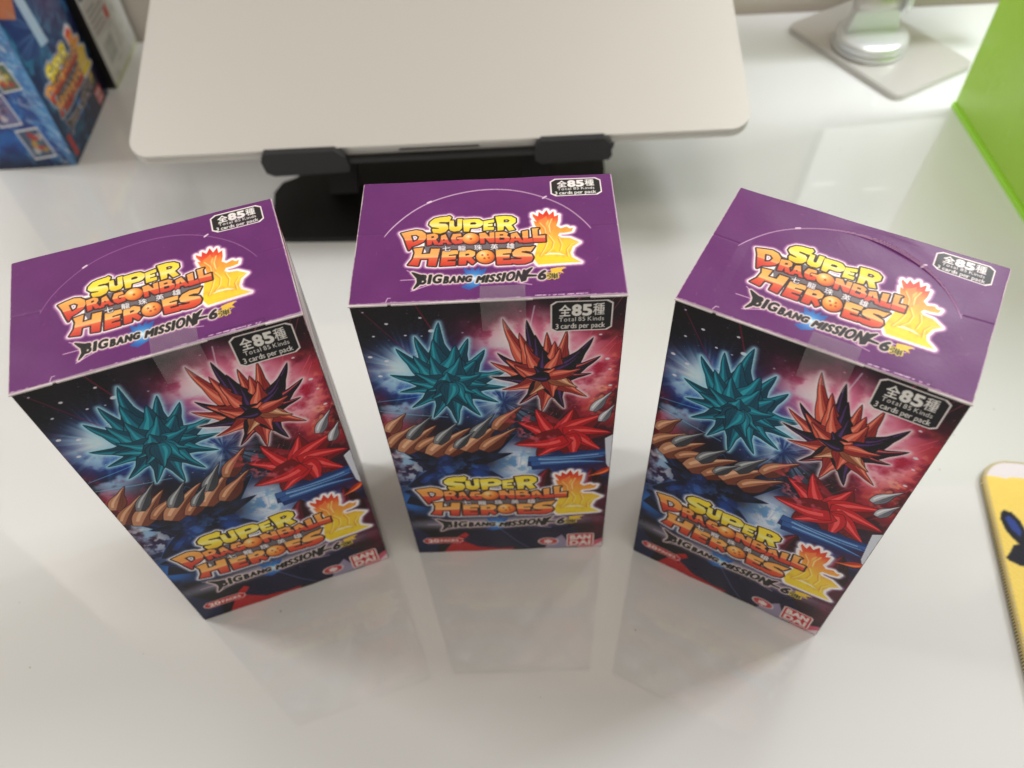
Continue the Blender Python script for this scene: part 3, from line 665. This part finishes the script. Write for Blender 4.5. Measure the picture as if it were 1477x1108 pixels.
def front_pos(u, v):
    x = u/1000; z = v/1000; bx = np.clip(1 - (u/37.5)**2, 0, 1); bz = np.clip(np.sin(np.pi*np.clip((v-2)/145, 0, 1)), 0, 1)
    y = -0.0007*bx**.7*bz - 0.00012*np.sin(u*.35 + v*.11)*bx
    y = y + 0.00035*((np.abs(u) > 37.35) | (v < .15) | (v > 149.0))
    return np.stack([x, y, z], -1)

_lc = Canvas(-37.6, -.3, 75.2, 50.2, 13, (98, 35, 104)); paint_logo(_lc, logo_lid, 1.0); paint_badge(_lc, 18.9, 34.2, 40.1, 48.3); paint_lid.base = _lc.a

def make_box(idx, loc, rz, label, seed, strong, gap):
    t = empty('booster_box', loc, rz)
    tag(t, label, 'card box', 'booster boxes standing on the desk')
    bm = bm_box(-BW/2 + .0002, BW/2 - .0002, .0004, BD - .0002, 0.0003, BH - .0008)
    bm_obj('carton', bm, M_CARD, t, bevel=.0003, seg=2)
    # printed panels
    if idx == 0:
        f = sheet('front_panel', t, M_INK, front_cv, -37.5, 37.5, 0.2, 149.0, .16, front_pos,
                  rects=(('count_badge', 16.6, 34.2, 134.7, 147.4), ('maker_mark', 22.8, 34.0, 1.2, 12.4), ('pack_count_pill', -34.6, -18.2, 7.8, 13.0), ('title_logo', -33.6, 36.4, 20.0, 62.2)))
        make_box.front = f
        rp = lambda u, v: np.stack([np.full_like(u, BW/2 + .00005), u/1000, v/1000], -1)
        lp = lambda u, v: np.stack([np.full_like(u, -BW/2 - .00005), (49.8-u)/1000, v/1000], -1)
        make_box.sides = [sheet('side_panel', t, M_INK, side_cv, 0.2, 49.6, .4, 148.8, .6, p) for p in (rp, lp)]
    else:
        def cp(o, parent):
            c = o.copy(); COL.objects.link(c); c.parent = parent
            for ch in o.children: cp(ch, c)
        cp(make_box.front, t)
        for s in make_box.sides: cp(s, t)
    # lid: cut card slab with the printed face laid over it
    cvl = Canvas(-37.6, -.3, 75.2, 50.2, 13, (98, 35, 104)); paint_lid(cvl, seed, strong)
    g = np.random.default_rng(seed)
    slab = bm_prism([(-.0377, -.0006), (-.0272, -.0006), (-.0270, -.0002), (-.0262, -.0002), (-.0260, -.0006), (.0120, -.0005), (.0122, -.0002), (.0274, -.0002), (.0276, -.0006), (.0377, -.0007), (.0377, .0499), (-.0377, .0499)], BH - .0008, BH - .00035)
    lid = bm_obj('lid', slab, M_CARD, t)
    def lid_pos(u, v):
        z = np.full_like(u, BH) + .0006*np.sin(np.pi*np.clip((u+37.5)/75, 0, 1))*np.sin(np.pi*np.clip(v/50, 0, 1))
        a = lid_arc(u); ins = (np.abs(u) < 29.6) & (v < a)
        depth = gap[0]
        z = z - np.where(ins, depth*np.clip((v-6)/22, 0, 1)*np.clip((29.6-np.abs(u))/3, 0, 1), 0)
        ex = np.clip((v - a)/1.0, 0, 1e3); z = z + np.where(~ins & (np.abs(u) < 29.6), gap[1]*np.exp(-((u-gap[2])/11)**2)*np.exp(-((v-a)/5.0)**2)*np.clip((49.8-v)/3, 0, 1), 0)
        z = z - .00012*np.exp(-((v - 26.6 - .08*(np.abs(u)-29.6))/.35)**2)*(np.abs(u) >= 29.6)
        z = z + .00010*np.sin(u*.23 + seed)*np.sin(v*.31 + seed*2)
        z = z - .0003*((np.abs(u) > 37.4) | (v < .05) | (v > 49.7))
        return np.stack([u/1000, v/1000, z], -1)
    sheet('printed_face', lid, M_INK_LID, cvl, -37.6, 37.6, -.2, 49.8, .16, lid_pos, rects=())
    # clear tape folded over the front edge
    bm = bmesh.new(); path = [(.0042 if idx != 0 else .0052, BH + .0005), (.0015, BH + .0004), (-.0004, BH + .0001), (-.0009, BH - .0004), (-.0011, BH - .004), (-.0014, BH - .0115)]
    for seg in range(len(path)-1):
        pass
    rows = [[bm.verts.new((x, y, z)) for x in (-.0021, .0010, .0041, .0072, .0102)] for y, z in path]
    for a, b in zip(rows, rows[1:]):
        for k in range(4): bm.faces.new((a[k], b[k], b[k+1], a[k+1]))
    bm_obj('clear_tape', bm, M_TAPE, t, sm=True)
    return t
make_box(0, (-0.09085, 0.14331, 0), 0.29146, 'purple lidded card booster box at the left, turned to face right', 21, .35, (.00010, 0, 0))
make_box(1, (-0.00506, 0.15452, 0), -0.03055, 'purple lidded card booster box in the middle, facing straight on below the laptop', 32, .95, (.00022, 0, 0))
make_box(2, (0.07666, 0.13086, 0), -0.55967, 'purple lidded booster box at the right with its lid arc lifted', 43, .8, (.00020, .0009, 10))

# ================================================================== desk and wall
bm = bm_box(-.75, .75, -.12, .557, -.025, 0)
desk = bm_obj('desk', bm, M_DESK, None, bevel=.0015, seg=2); tag(desk, kind='structure')
bm = bm_box(-.75, .75, .5575, .5635, -.025, -.003); s = bm_obj('desk_seam', bm, M_SEAM); tag(s, kind='structure')
bm = bm_box(-.75, .75, .564, .61, -.025, 1.53); wl = bm_obj('wall', bm, M_WALL); tag(wl, kind='structure')
for o in (desk, s, wl): o.rotation_euler = (0, 0, -.035)

# ================================================================== laptop on its folding stand
slope = math.radians(17.2)
lt = empty('laptop', (-.0285, .3475, .0545), -.0145); tag(lt, 'closed silver laptop tilted up on a black stand', 'laptop')
lt.rotation_euler = (slope, 0, -.026)
R_ = .011
outline = round_poly([(-.1545, 0), (.1545, 0), (.1545, .202), (-.1545, .202)], R_, 10)
bm_obj('base', bm_prism(outline, 0, .0030), M_ALU, lt, bevel=.0009, seg=3, sm=False)
sh = [(x*.996, .101 + (y-.101)*.995) for x, y in outline]
bm_obj('seam', bm_prism(sh, .0029, .0034), M_BLACK, lt)
bm_obj('display_lid', bm_prism(outline, .0034, .0062), M_ALU, lt, bevel=.0010, seg=3)
bm_obj('finger_notch', bm_prism([(-.02, -.0004), (.02, -.0004), (.018, .002), (-.018, .002)], .0022, .0031), M_BLACK2, lt)

st = empty('laptop_stand', (-.033, .40, 0), -.03); tag(st, 'black folding laptop stand holding up the silver laptop', 'laptop stand')
def W2(p): return (p[0] + .033, p[1] - .40)
plate = [(.0545,.3365),(.0615,.392),(.064,.47),(-.10,.47),(-.108,.418),(-.1135,.404),(-.118,.3965),(-.1255,.393),(-.129,.384),(-.1255,.352),(-.118,.3455)]
bm_obj('base_plate', bm_prism(round_poly([W2(p) for p in plate], [.003,.0,.005,.005,.0,.004,.003,.004,.003,.004,.004], 4)[::-1], 0, .0035), M_BLACK, st, bevel=.0006, seg=2)
# tray under the laptop, in the laptop's own slope
tr = bpy.data.objects.new('tray', bpy.data.meshes.new('tray')); COL.objects.link(tr)
bmt = bm_prism(round_poly([(-.083,-.002),(.089,-.002),(.089,.16),(-.083,.16)], .004, 4), -.004, -.0004)
bmesh.ops.recalc_face_normals(bmt, faces=bmt.faces[:]); bmt.to_mesh(tr.data); bmt.free(); tr.data.materials.append(M_BLACK)
tr.parent = st; tr.location = (.0045, -.0528, .0545); tr.rotation_euler = (slope, 0, .004)
for x0, x1, ty in ((-.0868, -.0440, 0), (.0490, .0875, 0)):
    pts = [(x0, -.0095), (x0+.0035, -.0125), (x1-.0015, -.0115), (x1, -.008), (x1-.001, .0005), (x1-.005, .006), (x0+.003, .006), (x0, 0)]
    bm = bmesh.new(); a = [bm.verts.new((x, -.0042, z + .0035)) for x, z in pts]; b = [bm.verts.new((x, -.0012, z + .0035)) for x, z in pts]; n = len(pts)
    bm.faces.new(a); bm.faces.new(b[::-1])
    for i in range(n): bm.faces.new((a[i], a[(i+1) % n], b[(i+1) % n], b[i]))
    bm_obj('front_lip', bm, M_BLACK2, tr, bevel=.0007, seg=3)
for x in (-.055, .055):
    bm = bmesh.new()
    for (y0, z0), (y1, z1) in (((-.03, .0036), (.06, .085)),):
        bm_prism([(0, 0), (.016, 0), (.016, .006), (0, .006)], 0, .11, bm)
    o = bm_obj('support_arm', bm, M_BLACK, st, bevel=.0008); o.location = (x-.008, -.02, .003); o.rotation_euler = (math.radians(-38), 0, 0)

# ================================================================== silver display stand at the back right
e1 = np.array([.888, .459]); e2 = np.array([-.459, .888]); ang = math.atan2(e1[1], e1[0])
ds = empty('display_stand', (.248, .439, 0), ang); tag(ds, 'silver metal display stand with a square foot and round hinge', 'display stand')
bm_obj('foot_plate', bm_prism(round_poly([(0, 0), (.0665, 0), (.0665, .100), (0, .100)], .006, 8), 0, .0042), M_ALU2, ds, bevel=.0008, seg=3)
ca, sa = math.cos(-ang), math.sin(-ang)
def DL(x, y): dx, dy = x-.248, y-.439; return (dx*ca - dy*sa, dx*sa + dy*ca)
cxy = DL(.2475, .497)
o = bm_obj('turntable', bm_lathe([(.0225,.0043),(.0238,.0052),(.0238,.0075),(.0226,.0080),(.0226,.0088),(.0234,.0094),(.0228,.0125),(.0195,.0145),(.008,.0152)], 72), M_CHROME, ds, sm=True); o.location = (cxy[0], cxy[1], 0)
bm = bmesh.new(); prof = [(-.017,.0150),(.017,.0150),(.0135,.030),(-.0135,.030)]
a = [bm.verts.new((x, -.003, z)) for x, z in prof]; b = [bm.verts.new((x, .005, z)) for x, z in prof]
bm.faces.new(a); bm.faces.new(b[::-1])
for i in range(4): bm.faces.new((a[i], a[(i+1) % 4], b[(i+1) % 4], b[i]))
o = bm_obj('neck', bm, M_CHROME, ds, bevel=.0015, seg=3); o.location = (cxy[0], cxy[1]+.002, 0); o.rotation_euler = (0, 0, -ang)
o = bm_obj('hinge_barrel', bm_lathe([(.0055,-.014),(.0068,-.0135),(.0068,.0135),(.0055,.014)], 40), M_ALU2, ds, sm=True); o.location = (cxy[0], cxy[1]+.003, .034); o.rotation_euler = (0, math.pi/2, -ang)
o = bm_obj('hinge_cap', bm_lathe([(.0078,.0142),(.0088,.0147),(.0088,.0185),(.0078,.019)], 40), M_CHROME, ds, sm=True); o.location = (cxy[0], cxy[1]+.003, .034); o.rotation_euler = (0, math.pi/2, -ang)
bm = bm_box(-.005, .005, -.003, .003, 0, .05); o = bm_obj('arm', bm, M_ALU2, ds, bevel=.001); o.location = (cxy[0]+.004, cxy[1]+.004, .036); o.rotation_euler = (math.radians(-8), 0, -ang)

tb = empty('tablet', (.276, .492, .050), 0.05); tag(tb, 'upright lit tablet held on the silver stand', 'tablet')
tb.rotation_euler = (math.radians(-6), 0, .05)
bm_obj('body', bm_prism(round_poly([(-.047, 0), (.047, 0), (.047, .009), (-.047, .009)], .003, 4), 0, .15), M_BLACK, tb)
def flat(name, x0, x1, z0, z1, y, mat, par):
    bm = bmesh.new(); v = [bm.verts.new(p) for p in ((x0,y,z0),(x1,y,z0),(x1,y,z1),(x0,y,z1))]; bm.faces.new(v)
    me = bpy.data.meshes.new(name); bm.to_mesh(me); bm.free(); return link(name, me, mat, par)
scr = flat('screen', -.044, .044, .004, .146, -.0003, M_SCREEN, tb)
flat('screen_button', -.038, -.020, .058, .0605, -.0007, M_SCREEN2, scr); flat('screen_button', .006, .024, .069, .0715, -.0007, M_SCREEN2, scr)

# ================================================================== green case at the right
gc = empty('green_case', (.279, .333, 0), 0); tag(gc, 'glossy lime green storage case with a bright bottom rim', 'storage case')
bm_obj('shell', bm_box(.0012, .16, -.03, .098, .004, .24), M_GREEN, gc, bevel=.0015, seg=3)
bm_obj('bottom_rim', bm_box(0, .161, -.031, .0988, 0, .0036), M_GREEN2, gc, bevel=.001, seg=3)

# ================================================================== yellow fabric mat at the right edge
cvm = Canvas(0, 0, 140, 190, 3, (238, 208, 104)); X, Y = np.meshgrid(cvm.X, cvm.Y)
n = noise2(cvm.H, cvm.W, 12, 3); cvm.put(np.clip(n-.4, 0, 1), (252, 224, 120), .5)
cvm.put(Y > 181.5, (226, 220, 224)); cvm.put((Y < 181.5) & (Y > 180.2), (246, 214, 110), .6)
cvm.poly([(3,161),(3.6,163.6),(5,165.3),(8,164.5),(10.5,161),(12,155),(13,150),(9,149),(6,152.5),(4,156)], (26, 28, 40)); cvm.poly([(4.8,161.5),(6.4,163),(8.6,160.5),(10,156),(9,153.6),(6.4,156.5)], (44, 66, 140))
cvm.poly([(5.6,149.5),(9,150.5),(14,151),(40,150),(40,140),(14,139.6),(6,140.8),(2.5,142.5),(1.6,143.8),(3.6,146)], (26, 28, 40))
mt = empty('yellow_mat', (.1945, -.005, 0), 0); mt.rotation_euler = (0, 0, math.atan2(-.0166+.002, .079)*-1*-1)
tag(mt, 'thick yellow fabric mat with a white top band at the right edge', 'mat')
mt.location = (.1965, .1815, 0)
body = round_poly([(0, 0), (.14, 0), (.14, -.19), (0, -.19)][::-1], .012, 10)
bm_obj('backing', bm_prism(body, 0, .0022), M_FOAM, mt, bevel=.0005)
def mat_pos(u, v):
    x = u/1000; y = (v-190)/1000
    # pull the grid corners in to the rounded outline and let the rim fall away
    dx = np.minimum(u, 140-u); dy = np.minimum(v, 190-v); r = 12.0
    cx = np.where(u < 70, r, 140-r); cy = np.where(v < 95, r, 190-r)
    inc = (dx < r) & (dy < r); d = np.hypot(u-cx, v-cy); m = np.maximum(np.abs(u-cx), np.abs(v-cy))
    k = np.where(inc & (d > 0), m/np.maximum(d, 1e-6), 1.0)
    x = np.where(inc, (cx + (u-cx)*k)/1000, x); y = np.where(inc, (cy + (v-cy)*k - 190)/1000, y)
    edge = np.where(inc, r - m, np.minimum(dx, dy)); z = .0036 - .0012*np.clip(1 - edge/1.6, 0, 1)**2
    z = z + .00008*np.sin(u*2.6)*np.sin(v*2.6)
    return np.stack([x, y, z], -1)
sheet('fabric_top', mt, print_mat('printed_fabric', .8, bump=.8), cvm, 0, 140, 0, 190, .5, mat_pos)
# overlock stitching round the edge, hundreds of tiny stitches joined
bm = bmesh.new(); N = 190
ring = [(0, -.012 - i*.00125) for i in range(140)] + [(.012 + i*.00125, 0) for i in range(100)] + [(.012 - .012*math.cos(t), -.012 + .012*math.sin(t)) for t in np.linspace(.05, 1.52, 15)]
for x, y in ring:
    if y < 0 and x < .012 and y > -.012:
        nx, ny = (x-.012)/.012, (y+.012)/.012
    elif x == 0: nx, ny = -1, 0
    else: nx, ny = 0, 1
    tx, ty = -ny, nx; w = .00036; P = []
    for (o_, z) in ((-.0012, .00375), (-.0002, .0034), (.0004, .0022), (.0004, .0006)):
        for s_ in (-w, w): P.append(bm.verts.new((x + nx*o_ + tx*s_, y + ny*o_ + ty*s_, z)))
    for i in range(3): bm.faces.new((P[2*i], P[2*i+1], P[2*i+3], P[2*i+2]))
o = bm_obj('stitching', bm, M_THREAD2, mt); tag(o, kind='stuff')
mt.rotation_euler = (0, 0, -.19)

# ================================================================== blue booster box and pale package, back left
def small_canvas(w, h, c): return Canvas(0, 0, w, h, 5, c)
cv = small_canvas(78, 150, (20, 70, 110)); X, Y = np.meshgrid(cv.X, cv.Y); n = noise2(cv.H, cv.W, 60, 5); n2 = noise2(cv.H, cv.W, 30, 4)
cv.put(np.clip((n-.4)*4, 0, 1), (24, 40, 80), .9); cv.put(np.clip((n2-.52)*5, 0, 1), (60, 150, 180), .6)
cv.put(np.exp(-(((X-70)/22)**2 + ((Y-14)/16)**2)), (34, 20, 44), .95); cv.put(np.exp(-(((X-60)/24)**2 + ((Y-90)/30)**2)), (110, 36, 76), .7)
cv.put(np.exp(-(((X-14)/12)**2 + ((Y-20)/14)**2)), (20, 78, 120), .8)
for P, c in (([(4,66),(22,60),(30,80),(20,104),(2,100)], (30,52,110)), ([(2,92),(16,84),(26,98),(12,112)], (214,120,70)), ([(26,62),(36,60),(30,110),(22,110)], (200,216,230)), ([(0,110),(30,104),(34,140),(0,150)], (40,60,120)), ([(40,90),(56,84),(60,130),(42,140)], (90,34,60))):
    cv.poly(P, c, .85)
cv.rays(30, 70, 40, (150, 210, 240), 60, .6, seed=4)
def logo_side(P):
    q = logo_lid(P); return np.stack([(q[:, 0] + 25.1)*1.32 + 6, (q[:, 1] - 12.0)*1.38 + 24], 1)
paint_logo(cv, logo_side, 1.33, halo=(214, 220, 240))
cv.poly([(58,2),(69,2),(69,12),(58,12)], (190, 50, 56)); cv.text('BAN', 59.5, 7.3, 3.2, (240,220,220), width=8, bold=.25); cv.text('DAI', 59.5, 3, 3.2, (240,220,220), width=8, bold=.25)
cv.poly([(4,3),(9,3),(9,17),(4,17)], (190, 60, 60))
art_cv = cv
cv = small_canvas(50, 150, (26, 96, 178)); X, Y = np.meshgrid(cv.X, cv.Y)
n = noise2(cv.H, cv.W, 40, 5); cv.put(np.clip((n-.4)*4, 0, 1), (18, 44, 120), .9)
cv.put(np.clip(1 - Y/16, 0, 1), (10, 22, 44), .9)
g = np.random.default_rng(2)
for _ in range(900):   # frost-like streaks
    x, y = 18 + 32*g.random()**.8, g.uniform(0, 130); a = g.uniform(1.7, 2.4); l = g.uniform(1.5, 6)
    if x < 24 and y < 60: continue
    cv.line([(x, y), (x + l*math.cos(a), y + l*math.sin(a))], g.uniform(.15, .5), (150, 214, 246) if g.random() < .6 else (40, 60, 160), .6)
cv.poly([(50,0),(46,0),(40,60),(43,150),(50,150)], (150, 210, 246), .5)
for _ in range(700):
    x, y = g.uniform(36, 50), g.uniform(0, 150); a = g.uniform(1.8, 2.5); l = g.uniform(1, 5)
    cv.line([(x, y), (x + l*math.cos(a), y + l*math.sin(a))], g.uniform(.15, .6), ((240, 250, 255), (60, 140, 210), (30, 50, 150))[int(g.integers(3))], .7)
def mini(cx, cy, w, h, a, cols):
    c, s = math.cos(a), math.sin(a); q = lambda L: [(cx + x*c - y*s, cy + x*s + y*c) for x, y in L]
    cv.poly(q([(-w/2,-h/2),(w/2,-h/2),(w/2,h/2),(-w/2,h/2)]), (232, 232, 236)); k = .88
    cv.poly(q([(-w/2*k,-h/2*k),(w/2*k,-h/2*k),(w/2*k,h/2*k),(-w/2*k,h/2*k)]), cols[0])
    for i in range(14): cv.poly(q(spikes(g.uniform(-w*.3, w*.3), g.uniform(-h*.3, h*.3), w*.2, h*.16, 5, i)), cols[1 + i % (len(cols)-1)], .8)
mini(33, 17, 14, 21, .12, [(70, 90, 120), (196, 150, 70), (180, 50, 50), (220, 200, 190), (60, 120, 140)])
mini(24, 40, 14, 21, .1, [(110, 110, 160), (220, 150, 140), (60, 60, 110), (230, 220, 220)])
mini(36, 60, 12, 17, .15, [(90, 110, 90), (220, 190, 80), (190, 60, 60), (230, 220, 200)])
mini(18, 72, 14, 21, .1, [(130, 60, 60), (220, 190, 120), (60, 80, 140)])
frost_cv = cv
bb = empty('blue_card_box', (-.256, .4295, 0), 0); tag(bb, 'blue card booster box with pictured cards on its side at the back left', 'card box')
bm_obj('carton', bm_box(-.0498, -.0003, .0003, .0770, .0003, .149), M_CARD, bb, bevel=.0004)
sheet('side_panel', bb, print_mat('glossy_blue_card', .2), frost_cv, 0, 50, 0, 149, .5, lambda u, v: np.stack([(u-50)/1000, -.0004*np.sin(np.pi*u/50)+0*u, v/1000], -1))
sheet('front_panel', bb, print_mat('glossy_art_card', .18), art_cv, 0, 77, 0, 149, .5, lambda u, v: np.stack([.0005*np.sin(np.pi*u/77), u/1000, v/1000], -1))
bm_obj('lid', bm_box(-.0500, 0, 0, .0770, .1492, .1497), M_CARD, bb)

cv = small_canvas(59, 150, (222, 223, 218)); X, Y = np.meshgrid(cv.X, cv.Y); n = noise2(cv.H, cv.W, 25, 4); cv.put(np.clip(n-.45, 0, 1)*2, (168, 172, 168), .7)
cv.poly([(2,58),(57,52),(57,150),(2,150)], (48, 50, 54))
cv.poly([(0,0),(2.5,0),(2.5,150),(0,150)], (206,206,204)); cv.poly([(0,0),(59,0),(59,3),(0,3)], (200,206,170))
for k in range(9): cv.line([(5, 66+6*k), (5 + g.uniform(12, 26), 65+6*k)], .8, (190, 190, 188), .7)
cv.poly([(3,34),(34,28),(34,52),(3,56)], (206, 204, 202))
for k in range(5): cv.line([(6, 50-3.6*k), (6+g.uniform(12, 24), 49-3.6*k)], .9, (92, 90, 92), .8)
for k in range(11): cv.line([(9+1.5*k, 14), (9+1.5*k, 27)], .3 + .5*(k % 3 == 0), (80, 84, 84), .8)
cv.poly([(28,34),(34,33),(34,42),(28,40)], (206, 70, 50))
wp = empty('pale_package', (-.2505, .509, 0), 0); tag(wp, 'pale grey package with small print and a barcode, standing behind the blue box', 'package')
bm_obj('carton', bm_box(-.07, -.0005, .0005, .0585, .0003, .15), M_BLACK, wp, bevel=.0008)
sheet('label_panel', wp, print_mat('satin_label', .35), cv, 0, 59, 0, 150, .5, lambda u, v: np.stack([.0004*np.sin(np.pi*u/59), u/1000, v/1000], -1))

# a little dust and lint on the desk
g = np.random.default_rng(9); bm = bmesh.new()
for _ in range(40):
    x, y = g.uniform(-.22, .24), g.uniform(.07, .45); r = g.uniform(.00008, .00022); a0 = g.uniform(0, 6.28); el = g.uniform(1, 3.5)
    vs = []
    for k in range(6):
        t = 2*math.pi*k/6; px, py = r*el*math.cos(t), r*math.sin(t)
        vs.append((x + px*math.cos(a0) - py*math.sin(a0), y + px*math.sin(a0) + py*math.cos(a0)))
    lo = [bm.verts.new((p[0], p[1], .00002)) for p in vs]; hi = bm.verts.new((x, y, .00018))
    for k in range(6): bm.faces.new((lo[k], lo[(k+1) % 6], hi))
d = bm_obj('desk_dust', bm, base_mat('lint', L4(120, 112, 104), rough=.9)); tag(d, kind='stuff')
